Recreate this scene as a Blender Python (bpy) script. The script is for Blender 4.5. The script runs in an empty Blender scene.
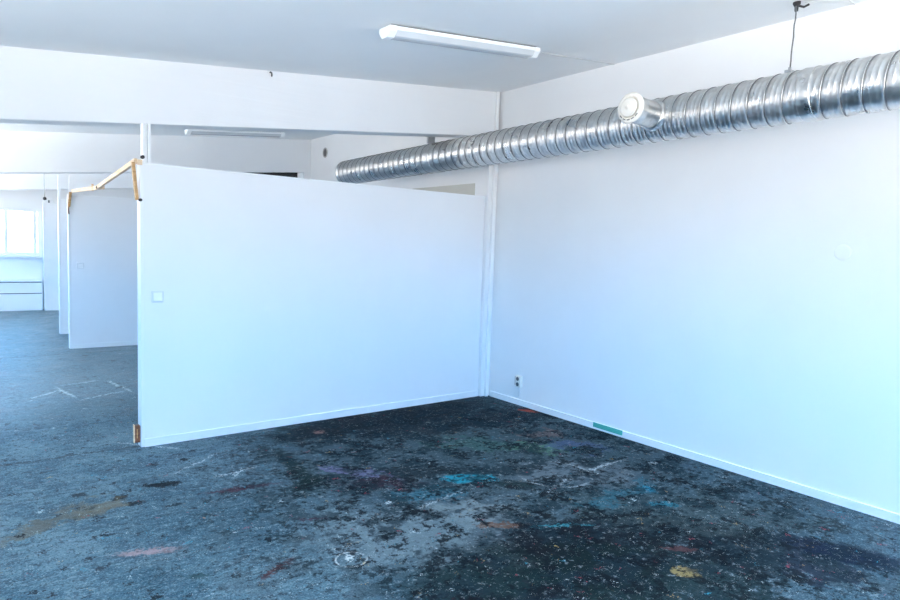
import bpy, bmesh, math, random
from mathutils import Vector, Matrix
random.seed(7)
C = bpy.context.scene.collection
PI = math.pi

# ------------------------------------------------------------------ node helper
class NG:
    def __init__(s, name):
        s.m = bpy.data.materials.new(name); s.m.use_nodes = True
        s.t = s.m.node_tree; s.n = s.t.nodes; s.l = s.t.links
        s.bsdf = s.n['Principled BSDF']
        s.obj = None
    def add(s, typ, **kw):
        n = s.n.new(typ)
        for k, v in kw.items(): setattr(n, k, v)
        return n
    def put(s, sock, v):
        if hasattr(v, 'is_output'): s.l.new(v, sock)
        else: sock.default_value = v
    def math(s, op, a, b=None, c=None, clamp=False):
        n = s.add('ShaderNodeMath', operation=op); n.use_clamp = clamp
        s.put(n.inputs[0], a)
        if b is not None: s.put(n.inputs[1], b)
        if c is not None: s.put(n.inputs[2], c)
        return n.outputs[0]
    def vmath(s, op, a, b=None, scale=None):
        n = s.add('ShaderNodeVectorMath', operation=op)
        s.put(n.inputs[0], a)
        if b is not None: s.put(n.inputs[1], b)
        if scale is not None: s.put(n.inputs['Scale'], scale)
        return n.outputs['Value'] if op in ('LENGTH', 'DISTANCE', 'DOT_PRODUCT') else n.outputs[0]
    def coords(s):
        if s.obj is None: s.obj = s.add('ShaderNodeTexCoord').outputs['Object']
        return s.obj
    def mapping(s, v, loc=(0,0,0), rot=(0,0,0), scale=(1,1,1), typ='POINT'):
        n = s.add('ShaderNodeMapping', vector_type=typ)
        s.put(n.inputs['Vector'], v)
        n.inputs['Location'].default_value = loc; n.inputs['Rotation'].default_value = rot; n.inputs['Scale'].default_value = scale
        return n.outputs[0]
    def noise(s, v, scale, detail=4, rough=.6, color=False):
        n = s.add('ShaderNodeTexNoise'); s.put(n.inputs['Vector'], v)
        n.inputs['Scale'].default_value = scale; n.inputs['Detail'].default_value = detail; n.inputs['Roughness'].default_value = rough
        return n.outputs['Color'] if color else n.outputs[0]
    def ramp(s, v, a, b, lo=0.0, hi=1.0, smooth=True):
        n = s.add('ShaderNodeMapRange'); n.interpolation_type = 'SMOOTHSTEP' if smooth else 'LINEAR'; n.clamp = True
        s.put(n.inputs[0], v)
        n.inputs[1].default_value = a; n.inputs[2].default_value = b; n.inputs[3].default_value = lo; n.inputs[4].default_value = hi
        return n.outputs[0]
    def mix(s, f, a, b):
        n = s.add('ShaderNodeMix', data_type='RGBA')
        s.put(n.inputs[0], f)
        for i, v in ((6, a), (7, b)):
            if isinstance(v, tuple): v = (v + (1,))[:4]
            s.put(n.inputs[i], v)
        return n.outputs[2]
    def bump(s, h, strength=.2, dist=.01):
        n = s.add('ShaderNodeBump'); s.put(n.inputs['Height'], h)
        n.inputs['Strength'].default_value = strength; n.inputs['Distance'].default_value = dist
        s.l.new(n.outputs[0], s.bsdf.inputs['Normal'])

def setp(g, col=None, rough=.5, metal=0., spec=None):
    b = g.bsdf.inputs
    if col is not None: g.put(b['Base Color'], (col + (1,))[:4] if isinstance(col, tuple) else col)
    g.put(b['Roughness'], rough); b['Metallic'].default_value = metal
    if spec is not None: b['Specular IOR Level'].default_value = spec

def simple(name, col, rough=.5, metal=0., var=.06, scale=8, bump=.05):
    g = NG(name); v = g.coords()
    n = g.noise(v, scale, 5)
    lo = tuple(c*(1-var) for c in col); hi = tuple(min(1, c*(1+var)) for c in col)
    setp(g, g.mix(n, lo, hi), rough, metal)
    if bump: g.bump(g.noise(v, scale*6, 3), bump, .002)
    return g.m

# ------------------------------------------------------------------ materials
def wall_paint(name, col=(.86,.86,.855), board=0., rough=.6):
    g = NG(name); v = g.coords()
    big = g.noise(v, .9, 4); small = g.noise(v, 14, 4)
    c = g.mix(g.ramp(big, .3, .7), tuple(x*.975 for x in col), tuple(min(1, x*1.01) for x in col))
    marks = g.ramp(g.noise(g.mapping(v, loc=(3,1,2)), 5, 6, .7), .69, .80)
    c = g.mix(g.math('MULTIPLY', marks, .12), c, (.62,.60,.57))
    setp(g, c, rough, 0, .3)
    h = g.math('ADD', g.math('MULTIPLY', small, .3), big)
    if board:
        st = g.noise(g.mapping(v, scale=(.35, 1, 16)), 1.0, 3, .55)
        h = g.math('ADD', h, g.math('MULTIPLY', g.ramp(st, .3, .7), board))
    g.bump(h, .25, .006)
    return g.m
M_wall = wall_paint('white_wall_paint')
M_beam = wall_paint('white_painted_board_marked_concrete', board=.8)
M_ceil = wall_paint('white_ceiling_paint', (.86,.86,.85))
M_panel = wall_paint('white_board_paint', (.87,.87,.87), rough=.5)
M_trim = simple('white_gloss_trim', (.88,.885,.88), .35, var=.02)
M_white = simple('white_enamel', (.85,.86,.85), .3, var=.02)
M_ivory = simple('ivory_plastic', (.84,.80,.72), .4, var=.03)
M_black = simple('black_rubber', (.012,.012,.014), .6)
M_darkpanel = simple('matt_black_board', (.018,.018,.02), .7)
M_beige = simple('beige_fibreboard', (.55,.53,.47), .7)
M_grey = simple('grey_steel', (.42,.43,.44), .35, 1.)
M_greygap = simple('grey_plaster', (.45,.44,.42), .8)
M_cable = simple('pale_grey_cable', (.62,.62,.61), .6)
M_plate = simple('off_white_plastic', (.74,.75,.75), .4, var=.02)
M_green = simple('teal_green_paint', (.06,.36,.30), .5, var=.15)
M_ring = simple('dark_grey_plastic', (.12,.12,.12), .5)

def wood(name, a, b):
    g = NG(name); v = g.coords()
    n = g.noise(g.mapping(v, scale=(3, 3, 30)), 2.0, 4)
    setp(g, g.mix(g.ramp(n, .3, .7), a, b), .55); g.bump(n, .2, .002); return g.m
M_pine = wood('pine_batten_wood', (.62,.42,.24), (.80,.62,.43))
M_pine_dark = wood('aged_pine_wood', (.36,.19,.07), (.55,.33,.14))
M_brown = wood('reddish_brown_wood', (.07,.022,.008), (.20,.07,.025))

def galvanised():
    g = NG('galvanised_spiral_steel'); v = g.coords()
    vo = g.add('ShaderNodeTexVoronoi'); g.put(vo.inputs['Vector'], v); vo.inputs['Scale'].default_value = 38
    n = g.noise(v, 6, 5)
    c = g.mix(vo.outputs['Color'], (.62,.61,.59), (.75,.74,.72))
    st = g.ramp(g.noise(g.mapping(v, scale=(1,.35,1)), 9, 4), .62, .75)
    c = g.mix(g.math('MULTIPLY', st, .25), c, (.45,.46,.47))
    setp(g, c, g.ramp(n, .35, .65, .27, .40), 1.)
    g.bump(g.noise(v, 9, 2), .05, .01)
    return g.m
M_galv = galvanised()
M_seam_shade = simple('steel_lock_seam', (.20,.20,.205), .40, 1.)  # darker steel stands in for the shading in the seam groove

def lens():
    g = NG('clear_acrylic_lens'); v = g.coords()
    w = g.noise(g.mapping(v, scale=(60,1,1)), 1, 2)
    setp(g, (.83,.86,.88), .18); g.bsdf.inputs['Transmission Weight'].default_value = .35
    g.bump(w, .2, .002); return g.m
M_lens = lens()

def glass():
    m = bpy.data.materials.new('window_glass'); m.use_nodes = True; t = m.node_tree; t.nodes.clear()
    o = t.nodes.new('ShaderNodeOutputMaterial'); mx = t.nodes.new('ShaderNodeMixShader'); a = t.nodes.new('ShaderNodeBsdfTransparent'); b = t.nodes.new('ShaderNodeBsdfGlossy')
    a.inputs[0].default_value = (.95,.97,.97,1); b.inputs['Roughness'].default_value = .02
    f = t.nodes.new('ShaderNodeFresnel'); f.inputs[0].default_value = 1.35
    t.links.new(f.outputs[0], mx.inputs[0]); t.links.new(a.outputs[0], mx.inputs[1]); t.links.new(b.outputs[0], mx.inputs[2]); t.links.new(mx.outputs[0], o.inputs[0])
    return m
M_glass = glass()

# ------------------------------------------------------------------ painted, stained concrete floor
def floor_material():
    g = NG('paint_stained_concrete'); P = g.coords()
    warp1 = g.vmath('SUBTRACT', g.noise(P, 3.2, 5, .65, color=True), (.5,.5,.5))
    warp2 = g.vmath('SUBTRACT', g.noise(P, 15, 5, .7, color=True), (.5,.5,.5))
    warp3 = g.vmath('SUBTRACT', g.noise(P, 48, 3, .7, color=True), (.5,.5,.5))
    Pw = g.vmath('ADD', P, g.vmath('ADD', g.vmath('SCALE', warp1, scale=.75), g.vmath('SCALE', warp2, scale=.34)))
    Ps = g.vmath('ADD', P, g.vmath('ADD', g.vmath('SCALE', warp1, scale=.10), g.vmath('SCALE', g.vmath('ADD', warp2, warp3), scale=.12)))
    n_big = g.noise(P, .75, 4, .55); n_mid = g.noise(P, 3.5, 8, .68); n_fine = g.noise(P, 26, 8, .75); n_scr = g.noise(g.mapping(P, rot=(0,0,.62), scale=(3,22,1)), 1.4, 6, .7)
    n_mid2 = g.noise(g.mapping(P, loc=(7,3,0)), 5.5, 9, .72); n_grain = g.noise(P, 95, 3, .7)
    # worn grey-blue floor paint
    c = g.mix(g.ramp(n_big, .40, .60), (.032,.086,.122), (.070,.138,.178))
    c = g.mix(g.math('MULTIPLY', g.ramp(n_mid, .46, .60), .40), c, (.13,.20,.235))
    c = g.mix(g.math('MULTIPLY', g.ramp(n_mid, .52, .40), .50), c, (.022,.055,.080))
    c = g.mix(g.math('MULTIPLY', g.ramp(n_scr, .52, .66), .40), c, (.19,.27,.31))
    c = g.mix(g.math('MULTIPLY', g.ramp(n_scr, .48, .36), .40), c, (.04,.07,.095))
    c = g.mix(g.math('MULTIPLY', g.ramp(n_fine, .53, .59), .60), c, (.014,.026,.036))
    c = g.mix(g.math('MULTIPLY', g.ramp(n_fine, .45, .38), .35), c, (.22,.29,.33))
    c = g.mix(g.math('MULTIPLY', g.ramp(n_grain, .53, .60), .50), c, (.014,.024,.032))
    c = g.mix(g.math('MULTIPLY', g.ramp(n_grain, .45, .38), .35), c, (.24,.31,.34))
    c = g.mix(g.math('MULTIPLY', g.ramp(n_mid2, .63, .66), .85), c, (.016,.022,.032))
    def after(src):                     # evaluate the layers one after the other
        n = g.add('ShaderNodeVectorMath', operation='MULTIPLY_ADD')
        g.put(n.inputs[0], c); n.inputs[1].default_value = (1e-8,)*3; g.put(n.inputs[2], src)
        return n.outputs[0]
    def ell(cx, cy, rx, ry, rot, src=None, soft=.35, off=0.):
        v = g.mapping(after(src or Pw), loc=(cx,cy,0), rot=(0,0,math.radians(rot)), scale=(rx,ry,1), typ='TEXTURE')
        v = g.vmath('MULTIPLY', v, (1,1,0))
        return g.ramp(g.vmath('LENGTH', v), 1+soft, 1-soft)
    def blot(col, k, *e, src=None, soft=.35, breakup=0.):
        nonlocal c
        m = ell(*e, src=src, soft=soft)
        if breakup: m = g.math('MULTIPLY', g.ramp(m, .02, .30), g.ramp(g.math('MULTIPLY_ADD', n_mix, breakup*11, g.math('SUBTRACT', m, breakup*5.5)), .30, .72))
        c = g.mix(g.math('MULTIPLY', m, k), c, col)
    def stroke(col, k, p0, p1, w, soft=.4, breakup=0.):
        dx, dy = p1[0]-p0[0], p1[1]-p0[1]
        blot(col, k, (p0[0]+p1[0])/2, (p0[1]+p1[1])/2, math.hypot(dx,dy)/2, w/2, math.degrees(math.atan2(dy,dx)), src=Ps, soft=soft, breakup=breakup)
    def ring(col, k, cx, cy, r, w=.08):
        nonlocal c
        v = g.vmath('MULTIPLY', g.mapping(after(P), loc=(cx,cy,0), scale=(r,r,1), typ='TEXTURE'), (1,1,0))
        d = g.math('ABSOLUTE', g.math('SUBTRACT', g.vmath('LENGTH', v), 1.0))
        m = g.math('MULTIPLY', g.ramp(d, w, w*.4), g.ramp(n_mix, .47, .51))
        c = g.mix(g.math('MULTIPLY', m, k), c, col)
    n_mix = g.math('MULTIPLY_ADD', n_fine, .45, g.math('MULTIPLY', n_mid2, .55))
    INK = (.004,.005,.008); DGREEN = (.005,.013,.014); TEAL = (.012,.20,.28)
    # the studio corner is worked over more than the passage
    blot((.030,.045,.055), .62, -1.25,-1.45, 1.75,1.15, -20, soft=.5, breakup=.5)
    blot((.035,.060,.075), .55, -1.2,-2.2, 1.9,1.6, -30, soft=.5)
    blot(INK, .93, -1.2,-.17, 1.25,.30, 2, soft=.45)
    blot(INK, .75, -.9,-.62, 1.25,.36, -8, soft=.5, breakup=.35)
    blot(INK, .85, -2.25,-.30, .28,.22, 0, soft=.5)
    stroke(INK, .85, (-2.2,-.5), (-1.85,-1.1), .10)
    stroke(DGREEN, .85, (-2.62,-.6), (-2.72,-1.5), .13)
    blot(DGREEN, .9, -2.70,-1.42, .17,.13, 0, soft=.35)
    blot((.025,.010,.018), .9, -2.32,-1.60, .22,.10, -30, soft=.4)
    blot(INK, .7, -1.95,-1.55, .35,.16, -30, soft=.5, breakup=.4)
    # bottom of the picture: heavy black and green build-up
    blot(INK, .95, -2.0,-3.0, .52,.36, -38, soft=.5)
    blot(DGREEN, .88, -2.45,-3.05, .55,.35, -38, soft=.5)
    blot(DGREEN, .80, -1.75,-3.45, .60,.45, -38, soft=.55, breakup=.5)
    blot(INK, .75, -1.35,-3.10, .65,.22, -38, soft=.5, breakup=.5)
    blot(INK, .7, -1.1,-3.6, .45,.3, -38, soft=.5, breakup=.5)
    blot(INK, .8, -2.75,-3.35, .45,.35, -38, soft=.5, breakup=.5)
    blot((.03,.05,.055), .6, -1.0,-3.0, .8,.35, -38, soft=.55, breakup=.4)
    # lighter worn ground
    blot((.19,.24,.26), .6, -2.10,-2.33, .22,.16, -38, soft=.55)
    blot((.13,.18,.205), .6, -2.62,-2.35, .45,.30, -38, soft=.55)
    blot((.15,.19,.22), .45, -1.05,-2.12, .40,.22, -38, soft=.5)
    # colours
    blot(TEAL, .95, -1.76,-1.86, .20,.085, -28, src=Ps, soft=.3, breakup=.45)
    blot(TEAL, .95, -1.72,-1.86, .14,.065, -28, src=Ps, soft=.25)
    blot((.02,.15,.22), .40, -2.15,-1.95, .28,.10, -30, soft=.5, breakup=.4)
    blot((.02,.12,.17), .50, -1.10,-2.62, .35,.09, 10, soft=.5, breakup=.4)
    blot((.012,.16,.25), .9, -.86,-2.64, .06,.04, -30, src=Ps)
    blot((.012,.15,.21), .7, -1.0,-2.86, .11,.04, -30, src=Ps, breakup=.4)
    blot((.15,.14,.27), .50, -2.43,-1.25, .13,.08, -38, soft=.5, breakup=.4)
    blot((.15,.14,.27), .45, -2.30,-1.42, .16,.07, -38, soft=.5, breakup=.4)
    blot((.07,.17,.11), .65, -.85,-1.58, .24,.12, -38, soft=.5, breakup=.3)
    blot((.04,.11,.10), .55, -1.25,-1.25, .35,.15, -38, soft=.5, breakup=.4)
    blot((.05,.08,.17), .6, -.55,-1.75, .25,.12, -38, soft=.5, breakup=.4)
    blot((.11,.05,.025), .7, -2.06,-2.55, .17,.035, -32, src=Ps, breakup=.45)
    blot((.24,.19,.08), .8, -1.66,-3.46, .075,.055, -38, src=Ps, breakup=.45)
    blot((.13,.05,.05), .40, -1.45,-3.30, .10,.03, -38, src=Ps, breakup=.4)
    blot((.33,.05,.03), .85, -.10,-.70, .11,.05, -60, src=Ps, breakup=.4)
    blot((.16,.10,.09), .5, -.55,-1.35, .2,.10, -45, soft=.5, breakup=.4)
    blot((.36,.20,.18), .5, -2.15,-.33, .05,.04, 0, src=Ps)
    stroke(INK, .85, (-.40,-2.90), (-.30,-3.06), .10)
    stroke(INK, .85, (-.20,-3.00), (-.36,-3.40), .05)
    blot((.006,.012,.030), .95, -.74,-3.82, .30,.13, -62, src=Ps, soft=.35)
    blot((.02,.03,.05), .7, -1.08,-3.80, .16,.14, -38, soft=.5, breakup=.4)
    stroke(INK, .8, (-1.7,-2.72), (-1.1,-2.92), .05, breakup=.4)
    stroke((.03,.22,.28), .7, (-1.95,-2.65), (-1.62,-2.83), .03, breakup=.4)
    blot(DGREEN, .8, -1.55,-2.12, .13,.08, -38, src=Ps)
    # marks in the near passage
    blot((.30,.21,.22), .75, -3.79,-1.82, .14,.035, -17, src=Ps, soft=.45)
    stroke(INK, 1.0, (-3.62,-.87), (-3.39,-.93), .085, soft=.2)
    blot(INK, .9, -3.77,-1.00, .045,.045, 0, src=Ps)
    blot(INK, .9, -3.72,-1.13, .05,.04, 0, src=Ps)
    blot(INK, .8, -3.96,-.84, .05,.03, -38, src=Ps)
    stroke((.05,.018,.030), .95, (-3.32,-1.20), (-2.89,-1.27), .06)
    stroke((.06,.015,.015), .9, (-3.42,-2.40), (-3.22,-2.28), .045)
    stroke((.05,.015,.03), .85, (-3.02,-1.85), (-2.85,-1.95), .04)
    stroke(INK, .8, (-3.60,-1.28), (-3.48,-1.26), .04)
    stroke((.02,.05,.06), .85, (-3.72,-2.15), (-3.62,-2.22), .05)
    stroke(INK, .8, (-2.55,-2.02), (-2.72,-2.16), .04)
    blot((.10,.075,.03), .5, -4.15,-1.22, .30,.07, 28, soft=.5)
    blot((.13,.10,.045), .45, -3.93,-1.03, .14,.08, 10, soft=.5)
    ring((.42,.47,.48), .8, -2.98,-2.44, .078, .10)
    ring((.03,.04,.05), .7, -2.98,-2.44, .088, .10)
    blot((.5,.55,.56), .8, -2.97,-2.42, .025,.02, 0, src=Ps)
    ring((.03,.04,.05), .7, -4.20,-1.47, .075, .10)
    ring((.36,.42,.45), .65, -1.18,-2.10, .26, .06)
    for p0, p1, w in (((-1.07,-2.2),(-.49,-2.17),.022), ((-1.52,-2.35),(-1.10,-2.20),.018), ((-3.74,2.46),(-3.64,1.85),.03), ((-3.26,2.6),(-3.12,1.81),.035),
                      ((-4.04,1.98),(-3.72,2.29),.025), ((-3.72,2.5),(-3.30,2.62),.02), ((-3.60,1.75),(-3.2,1.95),.018), ((-3.42,-.75),(-3.0,-.45),.018),
                      ((-3.2,-.95),(-2.85,-.9),.02), ((-3.1,-1.05),(-2.95,-.85),.018), ((-2.35,-2.1),(-1.9,-2.0),.015), ((-3.6,.2),(-3.2,-.25),.015)):
        stroke((.48,.55,.58), .6, p0, p1, w, breakup=.5)
    # pour joints between slabs
    sep = g.add('ShaderNodeSeparateXYZ'); g.put(sep.inputs[0], after(Ps)); X, Y = sep.outputs[0], sep.outputs[1]
    for val, src, k in ((.0, Y, .8), (4.52, Y, .7), (-5.1, X, .5)):
        d = g.math('ABSOLUTE', g.math('SUBTRACT', src, val))
        c = g.mix(g.math('MULTIPLY', g.ramp(d, .022, .006), k), c, (.015,.022,.028))
    for k, y in enumerate((1.2, 2.35, 3.4, -.75, 5.8, 7.2)):
        d = g.math('ABSOLUTE', g.math('SUBTRACT', Y, y))
        c = g.mix(g.math('MULTIPLY', g.math('MULTIPLY', g.ramp(d, .02, .004), .45), g.ramp(n_mid2, .46, .54)), c, (.03,.045,.055))
    grime = ell(-1.35,-1.9, 2.0,2.3, -20, soft=.4)
    for src, lo, hi, col, k in ((n_mid, .49, .57, (.010,.020,.028), .82), (n_mix, .515, .545, (.005,.007,.010), .95), (n_fine, .42, .38, (.26,.32,.35), .35)):
        c = g.mix(g.math('MULTIPLY', g.math('MULTIPLY', g.ramp(src, lo, hi), grime), k), c, col)
    # drips and splashes
    def drips(scale, thr, keep, col, k, seed):
        nonlocal c
        vo = g.add('ShaderNodeTexVoronoi'); g.put(vo.inputs['Vector'], g.mapping(after(Ps), loc=(seed, seed*2, 0))); vo.inputs['Scale'].default_value = scale
        sc = g.add('ShaderNodeSeparateColor'); g.put(sc.inputs[0], vo.outputs['Color'])
        m = g.math('MULTIPLY', g.ramp(g.math('DIVIDE', vo.outputs['Distance'], g.math('MULTIPLY_ADD', sc.outputs[1], 1.1, .25)), thr, thr*.75), g.ramp(sc.outputs[0], keep, keep+.01))
        c = g.mix(g.math('MULTIPLY', m, k), c, col)
    drips(17, .36, .80, (.012,.016,.022), .9, 3.1)
    drips(40, .32, .82, (.014,.018,.024), .85, 8.7)
    drips(7, .17, .82, (.006,.008,.012), .95, 1.7)
    drips(4.2, .16, .72, (.006,.008,.012), .95, 11.3)
    drips(11, .17, .93, (.42,.50,.52), .8, 14.9)
    drips(34, .22, .93, (.50,.57,.58), .8, 5.3)
    drips(60, .30, .92, (.50,.56,.57), .75, 6.1)
    drips(26, .22, .970, (.45,.30,.10), .8, 2.2)
    drips(24, .26, .962, (.33,.06,.08), .8, 9.4)
    drips(21, .24, .960, (.03,.24,.34), .8, 4.6)
    setp(g, c, g.math('ADD', g.ramp(n_mid, .3, .7, .34, .54), g.math('MULTIPLY', grime, .16)), 0, .3)
    g.put(g.bsdf.inputs['Specular IOR Level'], g.ramp(Y, .6, 3.2, .015, .30))
    h = g.math('ADD', g.math('MULTIPLY', n_mid2, .8), g.math('MULTIPLY', n_fine, .35))
    g.bump(h, .5, .010)
    return g.m
M_floor = floor_material()

# ------------------------------------------------------------------ mesh helpers
def new_bm(): return bmesh.new()
def box(bm, x0, x1, y0, y1, z0, z1, mi=0):
    vs = [bm.verts.new(p) for p in ((x0,y0,z0),(x1,y0,z0),(x1,y1,z0),(x0,y1,z0),(x0,y0,z1),(x1,y0,z1),(x1,y1,z1),(x0,y1,z1))]
    for f in ((0,3,2,1),(4,5,6,7),(0,1,5,4),(1,2,6,5),(2,3,7,6),(3,0,4,7)):
        bm.faces.new([vs[i] for i in f]).material_index = mi
    return vs
def prism(bm, prof, y0, y1):            # profile in x,z pushed along y
    a = [bm.verts.new((x,y0,z)) for x, z in prof]; b = [bm.verts.new((x,y1,z)) for x, z in prof]
    n = len(prof); bm.faces.new(a); bm.faces.new(b[::-1])
    for i in range(n): bm.faces.new((a[i], b[i], b[(i+1)%n], a[(i+1)%n]))
def prism_x(bm, prof, x0, x1):          # profile in y,z pushed along x
    a = [bm.verts.new((x0,y,z)) for y, z in prof]; b = [bm.verts.new((x1,y,z)) for y, z in prof]
    n = len(prof); bm.faces.new(a); bm.faces.new(b[::-1])
    for i in range(n): bm.faces.new((a[i], b[i], b[(i+1)%n], a[(i+1)%n]))
def tube(bm, pts, r, seg=10, caps=True):
    pts = [Vector(p) for p in pts]; rings = []
    up = None
    for i, p in enumerate(pts):
        d = (pts[min(i+1, len(pts)-1)] - pts[max(i-1, 0)]).normalized()
        if up is None: up = d.orthogonal().normalized()
        up = (up - d*up.dot(d)).normalized(); s = d.cross(up)
        rr = r[i] if isinstance(r, (list, tuple)) else r
        rings.append([bm.verts.new(p + (up*math.cos(a) + s*math.sin(a))*rr) for a in [2*PI*k/seg for k in range(seg)]])
    for a, b in zip(rings, rings[1:]):
        for k in range(seg): bm.faces.new((a[k], a[(k+1)%seg], b[(k+1)%seg], b[k])).smooth = True
    if caps: bm.faces.new(rings[0][::-1]); bm.faces.new(rings[-1])
def lathe(bm, prof, origin, axis, seg=32, cap0=True, cap1=True):   # prof: (distance along axis, radius)
    d = Vector(axis).normalized(); u = d.orthogonal().normalized(); s = d.cross(u); o = Vector(origin); rings = []
    for h, r in prof: rings.append([bm.verts.new(o + d*h + (u*math.cos(2*PI*k/seg) + s*math.sin(2*PI*k/seg))*r) for k in range(seg)])
    for a, b in zip(rings, rings[1:]):
        for k in range(seg): bm.faces.new((a[k], a[(k+1)%seg], b[(k+1)%seg], b[k])).smooth = True
    if cap0: bm.faces.new(rings[0][::-1])
    if cap1: bm.faces.new(rings[-1])
def beam_between(bm, p0, p1, w, h, upv=(0,0,1)):
    p0, p1 = Vector(p0), Vector(p1); d = (p1-p0).normalized(); s = d.cross(Vector(upv)).normalized(); u = s.cross(d)
    v = []
    for p in (p0, p1):
        for a, b in ((-1,-1),(1,-1),(1,1),(-1,1)): v.append(bm.verts.new(p + s*a*w/2 + u*b*h/2))
    for f in ((0,1,2,3),(7,6,5,4),(0,4,5,1),(1,5,6,2),(2,6,7,3),(3,7,4,0)): bm.faces.new([v[i] for i in f])
def obj(name, bm, mats, parent=None, bevel=0., origin=None):
    bmesh.ops.recalc_face_normals(bm, faces=bm.faces)
    me = bpy.data.meshes.new(name)
    if origin is not None: bmesh.ops.translate(bm, verts=bm.verts, vec=-Vector(origin))
    bm.to_mesh(me); bm.free()
    o = bpy.data.objects.new(name, me); C.objects.link(o)
    for m in (mats if isinstance(mats, (list, tuple)) else [mats]): me.materials.append(m)
    if origin is not None: o.location = origin
    if parent is not None:
        o.parent = parent
        o.matrix_parent_inverse = Matrix.Translation(-parent.location)
    if bevel:
        b = o.modifiers.new('soft_edges', 'BEVEL'); b.width = bevel; b.segments = 2; b.limit_method = 'ANGLE'
    return o
def thing(name, label, cat, loc=(0,0,0), group=None):
    o = bpy.data.objects.new(name, None); C.objects.link(o); o.location = loc; o.empty_display_size = .1
    return tag(o, label, cat, group)
def tag(o, label, cat, group=None):
    o['label'] = label; o['category'] = cat
    if group: o['group'] = group
    return o
def struct(name, bm, m, label, cat, bevel=0.):
    o = obj(name, bm, m, None, bevel); o['kind'] = 'structure'; return tag(o, label, cat)
def quick(fn, *a, **k):
    bm = new_bm(); fn(bm, *a, **k); return bm

# ------------------------------------------------------------------ the setting
XL, YB, YF = -6.8, -7.6, 10.40
S = .096
def zc(x): return 3.175 + S*x
struct('floor', quick(box, XL-.2, .2, YB-.2, YF+.2, -.12, 0), M_floor, 'worn grey-blue concrete floor covered in paint stains and drips', 'floor')
struct('ceiling', quick(prism, [(XL-.2, zc(XL-.2)), (.2, zc(.2)), (.2, zc(.2)+.15), (XL-.2, zc(XL-.2)+.15)], YB-.2, YF+.2), M_ceil, 'white sloping ceiling rising towards the tall wall with the duct', 'ceiling')
struct('wall_right', quick(box, 0, .2, YB-.2, YF+.2, 0, zc(0)+.01), M_wall, 'long tall white wall behind the round metal duct', 'wall')

WIN_Z0, WIN_Z1 = .85, 2.32
def wall_with_holes_x(x0, x1, ylo, yhi, ztop, holes):
    bm = new_bm(); y = ylo
    for a, b in holes:
        box(bm, x0, x1, y, a, 0, ztop); box(bm, x0, x1, a, b, 0, WIN_Z0); box(bm, x0, x1, a, b, WIN_Z1, ztop); y = b
    box(bm, x0, x1, y, yhi, 0, ztop); return bm
left_holes = [(-7.1,-5.2), (-4.7,-2.9), (.5,2.6), (3.1,4.2), (5.2,7.2), (7.6,9.8)]  # unseen openings, added and spaced to shape the daylight
struct('wall_left', wall_with_holes_x(XL-.2, XL, YB-.2, YF+.2, zc(XL), left_holes), M_wall, 'low white wall with a row of windows along the passage', 'wall')
# far end wall with one window
FW = (-4.75, -3.13, 1.11, 2.03)
bm = new_bm()
def zprism_wall(bm, x0, x1, y0, y1, z0, top=True, z1=None):
    prism(bm, [(x0, z0), (x1, z0), (x1, zc(x1) if z1 is None else z1), (x0, zc(x0) if z1 is None else z1)], y0, y1)
zprism_wall(bm, XL, FW[0], YF, YF+.2, 0); zprism_wall(bm, FW[1], 0, YF, YF+.2, 0)
zprism_wall(bm, FW[0], FW[1], YF, YF+.2, 0, z1=FW[2]); zprism_wall(bm, FW[0], FW[1], YF, YF+.2, FW[3])
struct('wall_back', bm, M_wall, 'white far end wall around the bright window', 'wall')
# wall behind the viewer with unseen windows, added and sized to shape the daylight
bm = new_bm(); BH = [(-6.3,-4.5), (-4.2,-2.4), (-2.1,-.3)]; x = XL
for a, b in BH:
    zprism_wall(bm, x, a, YB-.2, YB, 0); zprism_wall(bm, a, b, YB-.2, YB, 0, z1=.9); zprism_wall(bm, a, b, YB-.2, YB, 2.3); x = b
zprism_wall(bm, x, 0, YB-.2, YB, 0)
struct('wall_front', bm, M_wall, 'white end wall with three windows facing the far window', 'wall')

def window(name, axis, at, a, b, z0, z1, label, bars=1, glassy=True):
    w = .055; bm = new_bm()
    def bx(p0, p1, q0, q1, d0=-.04, d1=.04):
        if axis == 'y': box(bm, p0, p1, at+d0, at+d1, q0, q1)
        else: box(bm, at+d0, at+d1, p0, p1, q0, q1)
    bx(a, b, z0, z0+w); bx(a, b, z1-w, z1); bx(a, a+w, z0+w, z1-w); bx(b-w, b, z0+w, z1-w)
    for m in ([a + (b-a)*(k+1)/(bars+1) for k in range(bars)] if isinstance(bars, int) else bars): bx(m-.03, m+.03, z0+w, z1-w)
    o = struct(name, bm, M_trim, label, 'window')
    if glassy:
        bm = new_bm()
        if axis == 'y': box(bm, a+w, b-w, at-.004, at+.004, z0+w, z1-w)
        else: box(bm, at-.004, at+.004, a+w, b-w, z0+w, z1-w)
        obj('pane', bm, M_glass, o)
    return o
w1 = window('window_1', 'y', YF+.09, FW[0], FW[1], FW[2], FW[3], 'bright white-framed window in the far end wall', bars=[-3.235, -3.72, -4.23])
obj('window_sill', quick(box, FW[0]-.03, FW[1]+.03, YF-.07, YF+.05, FW[2]-.05, FW[2]-.005), M_trim, w1)
obj('casing', quick(box, FW[1]-.01, FW[1]+.07, YF-.02, YF-.001, FW[2]-.06, FW[3]+.06), M_trim, w1)
for i, (a, b) in enumerate(left_holes):
    window('window_%d' % (i+2), 'x', XL-.1, a, b, WIN_Z0, WIN_Z1, 'white-framed window in the low passage wall, number %s along it' % ('one two three four five six seven'.split()[i]), glassy=False)
for i, (a, b) in enumerate(BH):
    window('window_%d' % (i+9), 'y', YB-.1, a, b, .9, 2.3, ['white-framed window in the end wall on the passage side', 'white-framed window in the middle of the end wall', 'white-framed window in the end wall beside the tall wall'][i], glassy=False)

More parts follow.
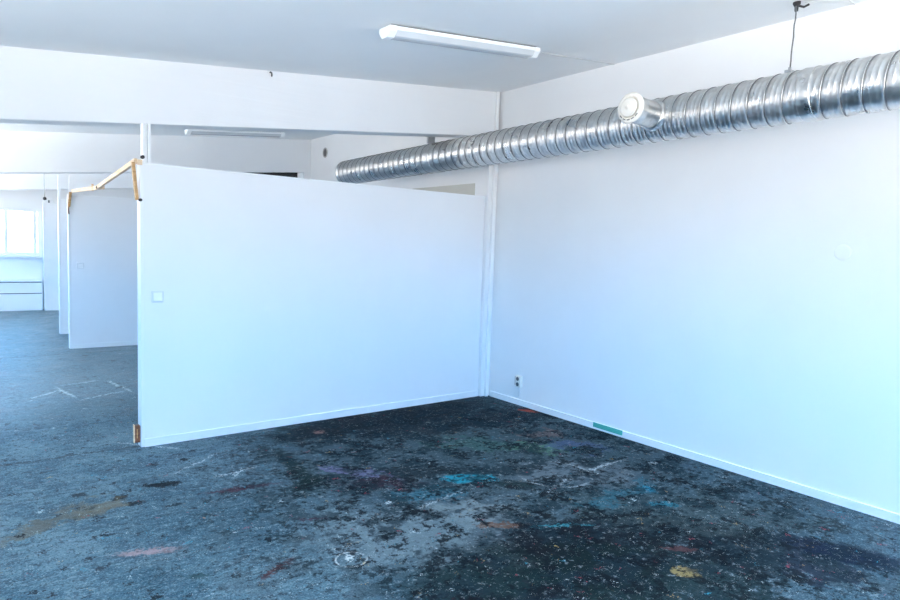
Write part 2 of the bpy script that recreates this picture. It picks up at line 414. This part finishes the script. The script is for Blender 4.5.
# roof beams across the room, following the slope
def roof_beam(name, y0, y1, depth, label, x1=0., d1=None):
    d1 = d1 or depth
    struct(name, quick(prism, [(XL, zc(XL)-depth), (x1, zc(x1)-d1), (x1, zc(x1)+.02), (XL, zc(XL)+.02)], y0, y1), M_beam, label, 'beam', .006)
roof_beam('trim_1', 0.0, .22, .474, 'deep white roof beam crossing above the near partition', -.035, .446)
roof_beam('trim_2', 4.52, 4.74, .503, 'second white roof beam above the middle partition')
roof_beam('trim_3', 9.95, 10.15, .460, 'white roof beam close to the far end wall')
# wall pillars under the beams
def pillar(name, x0, y0, y1, depth, label):
    struct(name, quick(prism, [(x0,0), (0,0), (0,zc(0)-depth), (x0,zc(x0)-depth)], y0, y1), M_wall, label, 'pillar', .004)
pillar('trim_4', -.12, .0, .22, .448, 'white wall pillar at the end of the near partition')
pillar('trim_5', -.12, 4.52, 4.74, .503, 'white wall pillar under the second roof beam')
struct('trim_6', quick(box, -.072, -.034, -.028, -.0005, 0, zc(-.04)-.001), M_trim, 'narrow white vertical strip in the corner beside the near partition', 'trim', .004)
def skirting(name, y0, y1, label):
    bm = new_bm(); prism(bm, [(-.014,0), (0,0), (0,.058), (-.012,.058), (-.014,.055)], y0, y1)
    struct(name, bm, M_trim, label, 'baseboard')
skirting('baseboard_right', YB, -.03, 'low white baseboard along the tall wall beside the stained floor')
skirting('baseboard_back', .23, 4.5, 'white baseboard along the tall wall behind the near partition')

# ------------------------------------------------------------------ partitions
H = 2.10
def partition(x0, x1, y0, th, label, h=H, post=True, post_top=None, base_h=.062):
    t = thing('partition_wall', label, 'partition', (x0, y0, 0), 'white partition walls')
    obj('panel', quick(box, x0+.018, x1, y0, y0+th, 0, h-.012), M_panel, t, .003)
    obj('end_trim', quick(box, x0, x0+.022, y0-.006, y0+th+.006, 0, h), M_trim, t, .003)
    obj('top_cap', quick(box, x0+.022, x1, y0-.006, y0+th+.006, h-.014, h), M_trim, t, .002)
    bm = new_bm(); prism_x(bm, [(y0,0), (y0-.012,0), (y0-.012,base_h-.003), (y0-.010,base_h), (y0,base_h)], x0+.022, x1-.002)
    obj('baseboard', bm, M_trim, t)
    if post:
        bm = new_bm(); pt = post_top
        box(bm, x0+.024, x0+.036, y0+.004, y0+th-.004, h, pt); box(bm, x0+.056, x0+.076, y0+.004, y0+th-.004, h, pt); box(bm, x0+.034, x0+.058, y0+.03, y0+.045, h, pt)
        obj('post', bm, M_trim, t)
    return t
p1 = partition(-3.452, -.122, .0, .08, 'large white partition wall with its end facing the passage, nearest of all', post_top=zc(-3.43)-.458, h=2.106)
p1.location.y = -.045; p1.rotation_euler.z = math.radians(1.5)
p2 = partition(-3.310, -.10, 4.95, .08, 'middle white partition wall seen past the end of the large one', post=False)
obj('post', quick(box, -3.29, -3.25, 4.955, 4.995, H, zc(-3.29)-.001), M_trim, p2)
p3 = partition(-3.255, -.02, 6.50, .08, 'narrow visible strip of white partition directly behind the middle one', post=False)
obj('post', quick(box, -3.255, -3.215, 6.505, 6.545, H, zc(-3.255)-.001), M_trim, p3)
p4 = partition(-3.12, -.02, 10.16, .08, 'white partition wall beside the far window, last of all', h=2.16, post=False)

# ------------------------------------------------------------------ spiral duct
DX, DR = -.573, .146
def dz(y): return 2.524 - .0118*(y + 3.7)
DY0, DY1 = -6.6, 2.28
duct = thing('ventilation_duct', 'long round galvanised spiral duct running along the tall wall', 'duct', (DX, -2.4, dz(-2.4)))
def spiral(y0, y1, pitch, seg=48):
    bm = new_bm()
    prof = [(0,0), (.007,-.0015), (.016,.0036), (.036,.0046), (.052,.0040), (.060,0), (.22,.0002), (.36,0), (.385,.0016), (.41,0), (.52,.0002), (.66,0), (.685,.0016), (.71,0), (.86,.0002)]
    n = len(prof); turns = int((y1-y0)/pitch)
    rows = []
    for t in range(turns):
        for f, h in prof:
            row = []
            for k in range(seg):
                th = 2*PI*k/seg
                y = y0 + (t + f + k/seg)*pitch
                y = min(max(y, y0+.0), y1)
                r = DR + h
                row.append(bm.verts.new((DX + r*math.cos(th), y, dz(y) + r*math.sin(th))))
            rows.append(row)
    for i in range(len(rows)-1):
        for k in range(seg-1):
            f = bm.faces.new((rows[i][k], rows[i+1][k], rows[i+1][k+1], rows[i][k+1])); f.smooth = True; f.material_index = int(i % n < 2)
        if i + n + 1 < len(rows):
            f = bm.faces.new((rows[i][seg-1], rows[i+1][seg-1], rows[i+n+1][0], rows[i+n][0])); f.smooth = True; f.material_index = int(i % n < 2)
    return bm
obj('pipe', spiral(DY0, DY1-.02, .105), [M_galv, M_seam_shade], duct)
def ring_band(y, w, extra):
    bm = new_bm(); r = DR + extra
    lathe(bm, [(-w/2, DR-.002), (-w/2, r), (-w/2+.006, r+.002), (-w/2+.012, r), (w/2-.012, r), (w/2-.006, r+.002), (w/2, r), (w/2, DR-.002)], (DX, y, dz(y)), (0,1,0), 56, False, False)
    return bm
for y in (-3.40, .29, -5.6): obj('coupling', ring_band(y, .075, .0055), M_galv, duct)
bm = new_bm(); lathe(bm, [(-.05, DR-.004), (-.05, DR+.005), (.0, DR+.005), (.012, DR-.002), (.012, DR-.03)], (DX, DY1-.02, dz(DY1)), (0,1,0), 56, False, True)
obj('end_cap', bm, M_galv, duct)
# short branch with air valve
by, bz = -2.40, dz(-2.40)
ax = Vector((-1, -.03, .05)).normalized(); bo = Vector((DX, by, bz))
bm = new_bm(); lathe(bm, [(.09, .088), (.30, .088), (.305, .0895), (.312, .0895), (.318, .088), (.375, .088)], bo, ax, 40, False, False)
br = obj('branch_pipe', bm, M_galv, duct)
bm = new_bm(); lathe(bm, [(.120, .104), (.140, .106), (.150, .098), (.158, .098), (.162, .089)], bo, ax, 40, False, False)
obj('saddle_collar', bm, M_galv, duct)
bm = new_bm(); lathe(bm, [(.372,.086), (.372,.098), (.380,.102), (.390,.100), (.398,.088), (.400,.072), (.390,.066), (.386,.060)], bo, ax, 48, False, True)
valve = obj('air_valve', bm, M_ivory, br)
bm = new_bm(); lathe(bm, [(.388,.058), (.404,.064), (.414,.062), (.419,.050), (.421,.030), (.420,.012), (.426,.008), (.426,.0)], bo, ax, 48, True, False)
bm.verts.ensure_lookup_table(); bmesh.ops.remove_doubles(bm, verts=bm.verts, dist=1e-5)
obj('valve_disc', bm, M_ivory, br)
bm = new_bm(); u = ax.orthogonal().normalized()
side = Vector((0,1,0)) - ax*ax.dot(Vector((0,1,0))); side.normalize(); upv = side.cross(ax); upv = upv if upv.z > 0 else -upv
for k in range(5):
    a = math.radians(-90 + (k-2)*24); c0 = bo + ax*.397 + (side*math.cos(a) + upv*math.sin(a))*.081; tdir = (-side*math.sin(a) + upv*math.cos(a))
    beam_between(bm, c0 - tdir*.011, c0 + tdir*.011, .006, .008, ax)
obj('vent_slots', bm, M_ring, br)

# hangers
hg = thing('duct_hanger', 'thin dark wire hanging from the ceiling to the duct', 'wire', (-.56, -3.18, dz(-3.18)+DR))
top = Vector((-.392, -3.172, zc(-.392))); bot = Vector((-.545, -3.235, dz(-3.2)+DR+.013))
pts = [bot.lerp(top, k/12) + Vector((.0022*math.sin(k*2.1), .0022*math.cos(k*1.7), 0))*(0 < k < 12) for k in range(13)]
obj('wire', quick(tube, pts, .0042, 8), M_ring, hg)
bm = new_bm(); lathe(bm, [(0,.022), (.012,.022), (.03,.012), (.055,.010)], top, (0,0,-1), 16); tube(bm, [top + Vector((0,0,-.02)), top + Vector((.03,-.03,-.03)), top + Vector((.05,-.05,-.015))], .007, 8)
obj('ceiling_anchor', bm, M_black, hg)
bm = new_bm(); box(bm, bot.x-.025, bot.x+.025, bot.y-.018, bot.y+.018, bot.z-.006, bot.z+.012); tube(bm, [bot + Vector((0,0,.01)), bot + Vector((0,0,.03))], .009, 8)
obj('clamp', bm, M_grey, hg)
def beam_bracket(x, y, w, dep, label, m):
    z0 = dz(y) + math.sqrt(max(0, DR**2 - (x-DX)**2)) + .007; z1 = zc(x)
    t = thing('duct_bracket', label, 'bracket', (x, y, z0))
    obj('strap', quick(box, x-w/2, x+w/2, y, y+dep, z0, z1), m, t, .003)
    obj('flange', quick(box, x-w/2-.012, x+w/2+.012, y-.008, y+dep+.008, z1-.012, z1), M_ring, t, .002)
    return t
beam_bracket(DX, .40, .085, .03, 'grey steel bracket above the duct behind the roof beam', M_grey)

# ------------------------------------------------------------------ strip lights
def strip_light(x0, x1, y, label, depth=.075, w=.13):
    t = thing('strip_light', label, 'ceiling light', ((x0+x1)/2, y, zc((x0+x1)/2)), 'fluorescent strip lights on the ceiling')
    def seg(prof, a, b, m, name, bev=.0):
        bm = new_bm(); A = [bm.verts.new((a, y+p, zc(a)+q)) for p, q in prof]; B = [bm.verts.new((b, y+p, zc(b)+q)) for p, q in prof]
        n = len(prof); bm.faces.new(A); bm.faces.new(B[::-1])
        for i in range(n): bm.faces.new((A[i], B[i], B[(i+1)%n], A[(i+1)%n]))
        return obj(name, bm, m, t, bev)
    e = .055
    seg([(-w*.36,-.001), (w*.36,-.001), (w*.36,-.012), (-w*.36,-.012)], x0+.02, x1-.02, M_ring, 'mounting_rail')  # dark strip stands in for the shadow gap above the housing
    seg([(-w/2,-.012), (w/2,-.012), (w/2,-.036), (-w/2,-.036)], x0+e*.5, x1-e*.5, M_white, 'housing', .002)
    seg([(-w/2+.004,-.036), (w/2-.004,-.036), (w/2-.018,-depth+.006), (w*.22,-depth), (-w*.22,-depth), (-w/2+.018,-depth+.006)], x0+e, x1-e, M_lens, 'lens')
    capp = [(-w/2-.003,-.010), (w/2+.003,-.010), (w/2+.003,-.040), (w*.25,-depth-.004), (-w*.25,-depth-.004), (-w/2-.003,-.040)]
    seg(capp, x0, x0+e, M_white, 'end_cap', .004); seg(capp, x1-e, x1, M_white, 'end_cap', .004)
    return t
strip_light(-2.34, -1.04, -1.56, 'white fluorescent strip light on the ceiling in front of the near beam')
strip_light(-2.12, -.80, 3.72, 'white fluorescent strip light seen under the near beam, above the partition', .07)
def ceil_cable(pts, r, label):
    P = [(x, y, zc(x)-r*.9) for x, y in pts]
    tag(obj('ceiling_cable', quick(tube, P, r, 6), M_cable), label, 'cable')
ceil_cable([(-1.04,-1.55), (-.9,-1.50), (-.6,-1.475), (-.3,-1.47), (-.004,-1.465)], .0035, 'thin cable along the ceiling from the strip light to the tall wall')
ceil_cable([(-.35,-3.2), (-.25,-3.28), (-.14,-3.36), (-.004,-3.34)], .003, 'thin cable on the ceiling beside the wire holding the duct')

# small hook where the beam meets the ceiling
hk = thing('ceiling_hook', 'small black hook at the top edge of the near roof beam', 'hook', (-2.47, -.01, 2.93))
obj('hook', quick(tube, [(-2.47,0.002,2.925), (-2.47,-.02,2.925), (-2.468,-.034,2.915), (-2.466,-.036,2.90), (-2.464,-.026,2.892)], .006, 8), M_black, hk)
obj('plate', quick(box, -2.49, -2.41, -.006, 0, 2.915, 2.936), M_white, hk)

# ------------------------------------------------------------------ wooden battens over the passage opening
bt = thing('wooden_brace', 'pale wooden battens bridging from the large partition to the middle one', 'batten', (-3.46, .04, H))
obj('batten', quick(beam_between, (-3.468, .01, 2.118), (-3.405, 2.02, 2.032), .022, .036), M_pine, bt)
obj('batten', quick(beam_between, (-3.382, 1.85, 2.030), (-3.262, 4.90, 2.140), .022, .040), M_pine, bt)
obj('bolt', quick(lathe, [(-.018,.014), (.018,.014)], (-3.408, 1.98, 2.03), (1,0,0), 12), M_black, bt)
obj('peg', quick(box, -3.37, -3.352, 2.6, 2.63, 2.03, 2.10), M_pine, bt)
st = thing('wooden_strut', 'short upright wooden strut on the passage end of the large partition', 'strut', (-3.463, .05, 1.82))
obj('upright', quick(beam_between, (-3.466, -.015, 1.835), (-3.494, -.025, 2.105), .036, .020, (1,0,0)), M_pine_dark, st)
obj('bolt', quick(lathe, [(-.004,.011), (.03,.011)], (-3.452, -.045, 1.835), (0,-1,0), 12), M_black, st)
obj('block', quick(box, -3.470, -3.44, -.070, -.052, 2.085, 2.122), M_pine, st)
obj('bolt', quick(lathe, [(0,.013), (.025,.013)], (-3.437, -.05, 2.142), (0,-1,0), 12), M_black, st)
s2 = thing('wooden_strut', 'short dark wooden strut on the passage end of the middle partition', 'strut', (-3.325, 4.95, 1.9))
obj('upright', quick(beam_between, (-3.300, 4.93, 1.93), (-3.280, 4.92, 2.125), .045, .03, (1,0,0)), M_pine_dark, s2)
obj('loose_tail', quick(tube, [(-3.302,4.92,1.94), (-3.308,4.915,1.88), (-3.302,4.915,1.83)], .008, 6), M_brown, s2)
bb = thing('wooden_block', 'small reddish-brown wooden block low on the end of the large partition', 'block', (-3.47, .05, .03))
obj('block', quick(box, -3.490, -3.455, -.034, .012, .035, .165), M_brown, bb, .004)
obj('pale_edge', quick(box, -3.498, -3.491, -.036, .0, .035, .172), M_pine, bb, .002)
obj('splinter', quick(box, -3.479, -3.473, -.040, -.0345, .07, .14), M_pine_dark, bb, .001)

# ------------------------------------------------------------------ switches, outlet and small wall things
def light_switch(x, y, z, label):
    t = thing('light_switch', label, 'switch', (x, y, z), 'light switches on the partitions')
    obj('plate', quick(box, x-.043, x+.043, y-.014, y, z-.043, z+.043), M_plate, t, .006)
    bm = new_bm(); prism_x(bm, [(y-.014, z+.030), (y-.016, z+.030), (y-.027, z-.030), (y-.014, z-.030)], x-.030, x+.030)
    obj('rocker', bm, M_trim, t, .002)
light_switch(-3.335, -.042, 1.13, 'white square light switch on the large partition near its passage end')
light_switch(-3.17, 4.95, 1.135, 'white square light switch on the middle partition')
ol = thing('power_outlet', 'small white power outlet low on the tall wall near the corner', 'outlet', (0, -.47, .24))
obj('plate', quick(box, -.036, 0, -.510, -.436, .185, .300), M_ivory, ol, .005)
for z in (.215, .270): obj('socket', quick(lathe, [(.0,.020), (.003,.020), (.003,.017), (-.004,.015)], (-.0365, -.473, z), (-1,0,0), 20), M_ring, ol)
obj('side_slot', quick(box, -.032, -.004, -.436, -.428, .20, .29), M_ring, ol, .002)
obj('cable', quick(tube, [(-.008,-.475,.186), (-.007,-.478,.15), (-.008,-.475,.09)], .005, 8), M_trim, ol)
gs = new_bm(); prism(gs, [(-.020,.018), (-.0165,.018), (-.0165,.060), (-.020,.055)], -1.775, -1.455)
tag(obj('painted_strip', gs, M_green), 'teal green strip lying along the baseboard of the tall wall', 'strip')
tag(obj('cover_plate', quick(lathe, [(-.004,.050), (.0015,.050), (.0025,.047), (.0025,.02)], (0,-3.39,1.625), (-1,0,0), 32), M_wall), 'faint round white cover plate high on the tall wall below the duct', 'cover plate')
vt = thing('wall_vent', 'small oval grey vent on the tall wall between the two beams', 'vent', (0, 4.01, 2.93))
obj('rim', quick(lathe, [(0,.075), (.010,.075), (.014,.066), (.004,.058)], (0,4.01,2.93), (-1,0,0), 32), M_greygap, vt)
obj('grille', quick(lathe, [(.0,.058), (.006,.058), (.009,.03)], (0,4.01,2.93), (-1,0,0), 24), M_ring, vt)
# beige board behind the partition against the tall wall
bg = new_bm(); box(bg, -.034, -.012, .33, 1.55, .0, 2.265)
tag(obj('leaning_board', bg, M_beige, None, .003), 'beige board on the tall wall showing above the near partition', 'board')
# flat black infill in the dark gap under the second beam
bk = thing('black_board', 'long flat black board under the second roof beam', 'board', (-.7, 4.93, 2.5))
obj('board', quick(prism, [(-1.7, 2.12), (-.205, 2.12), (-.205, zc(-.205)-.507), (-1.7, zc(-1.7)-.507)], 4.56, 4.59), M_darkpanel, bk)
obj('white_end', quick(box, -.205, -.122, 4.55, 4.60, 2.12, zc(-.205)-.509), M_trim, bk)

# ------------------------------------------------------------------ far end
lb = thing('heater_casing', 'low white heater casing with dark horizontal gaps under the far window', 'heater', (-3.9, 10.3, 0))
obj('front_panel', quick(box, -4.7, -3.14, 10.24, 10.27, .0, .335), M_panel, lb, .004)
obj('front_panel', quick(box, -4.7, -3.14, 10.24, 10.27, .352, .560), M_panel, lb, .004)
obj('top_board', quick(box, -4.7, -3.14, 10.22, 10.395, .578, .610), M_trim, lb, .004)
obj('inner_body', quick(box, -4.69, -3.15, 10.275, 10.39, .0, .577), M_ring, lb)
cb = thing('hanging_cable', 'thin cable with black plug hanging beside the far window', 'cable', (-3.14, 9.6, 2.2))
obj('cord', quick(tube, [(-3.14,9.6,zc(-3.14)), (-3.142,9.6,2.6), (-3.138,9.6,2.24)], .008, 6), M_greygap, cb)
obj('plug', quick(lathe, [(0,.015), (.02,.032), (.05,.03), (.06,.01)], (-3.138,9.6,2.25), (0,0,-1), 14), M_black, cb)
bs = thing('wall_bracket', 'small white bracket with dark slot on top of the last partition', 'bracket', (-3.0, 10.16, 2.16))
obj('bracket', quick(box, -3.10, -2.93, 10.165, 10.20, 2.16, 2.22), M_trim, bs, .004)
obj('dark_slot', quick(box, -3.03, -3.0, 10.155, 10.165, 2.165, 2.215), M_ring, bs)

# ------------------------------------------------------------------ daylight
w = bpy.data.worlds.new('sky'); bpy.context.scene.world = w; w.use_nodes = True
t = w.node_tree; t.nodes.clear()
out = t.nodes.new('ShaderNodeOutputWorld'); bgn = t.nodes.new('ShaderNodeBackground'); tc = t.nodes.new('ShaderNodeTexCoord'); sp = t.nodes.new('ShaderNodeSeparateXYZ'); cr = t.nodes.new('ShaderNodeValToRGB'); mr = t.nodes.new('ShaderNodeMapRange')
mr.inputs[1].default_value = -.5; mr.inputs[2].default_value = .5
t.links.new(tc.outputs['Generated'], sp.inputs[0]); t.links.new(sp.outputs[2], mr.inputs[0]); t.links.new(mr.outputs[0], cr.inputs[0]); t.links.new(cr.outputs[0], bgn.inputs[0]); t.links.new(bgn.outputs[0], out.inputs[0])
e = cr.color_ramp.elements
GROUND, HAZE, SKY = (.78,.72,.69,1), (.66,.80,1.0,1), (.03,.74,1.85,1)
e[0].position = 0; e[0].color = (7.2,7.6,8.0,1)  # steep ground glow boosted to brighten the ceiling
e[1].position = 1; e[1].color = (.12,.52,1.1,1)
x = e.new(.27); x.color = (1.5,1.43,1.38,1)
x = e.new(.40); x.color = GROUND
x = e.new(.46); x.color = GROUND
x = e.new(.52); x.color = HAZE
x = e.new(.57); x.color = SKY
bgn.inputs[1].default_value = 13.5
def portal(loc, rot, sx, sy):
    l = bpy.data.lights.new('daylight_opening', 'AREA'); l.shape = 'RECTANGLE'; l.size = sx; l.size_y = sy; l.cycles.is_portal = True
    o = bpy.data.objects.new('daylight_opening', l); C.objects.link(o); o.location = loc; o.rotation_euler = rot
for a, b in left_holes: portal((XL-.18, (a+b)/2, (WIN_Z0+WIN_Z1)/2), (0, -PI/2, 0), WIN_Z1-WIN_Z0, b-a)
for a, b in BH: portal(((a+b)/2, YB-.18, 1.6), (PI/2, 0, 0), b-a, 1.4)
portal(((FW[0]+FW[1])/2, YF+.19, (FW[2]+FW[3])/2), (-PI/2, 0, 0), FW[1]-FW[0], FW[3]-FW[2])

# ------------------------------------------------------------------ camera
cam = bpy.data.cameras.new('camera'); co = bpy.data.objects.new('camera', cam); C.objects.link(co)
cam.sensor_fit = 'HORIZONTAL'; cam.sensor_width = 36; cam.lens = 653.768*36/900; cam.clip_start = .05; cam.clip_end = 200
R = ((0.7981550714706628, -0.6014670232430194, 0.03443517327071778), (0.02216457638767235, 0.0864362848857688, 0.9960107932189799), (0.6020440953622569, 0.7942079001157868, -0.08232082745644864))
m = Matrix(((R[0][0], R[1][0], -R[2][0], -4.5276), (R[0][1], R[1][1], -R[2][1], -5.2259), (R[0][2], R[1][2], -R[2][2], 1.5803), (0,0,0,1)))
co.matrix_world = m
sc = bpy.context.scene; sc.camera = co
sc.view_settings.view_transform = 'Standard'; sc.view_settings.look = 'None'; sc.view_settings.gamma = 1; sc.view_settings.use_curve_mapping = False
sc.view_settings.exposure = -0.62
sc.cycles.use_denoising = True
sc.cycles.max_bounces = 14; sc.cycles.diffuse_bounces = 10; sc.cycles.sample_clamp_indirect = 12
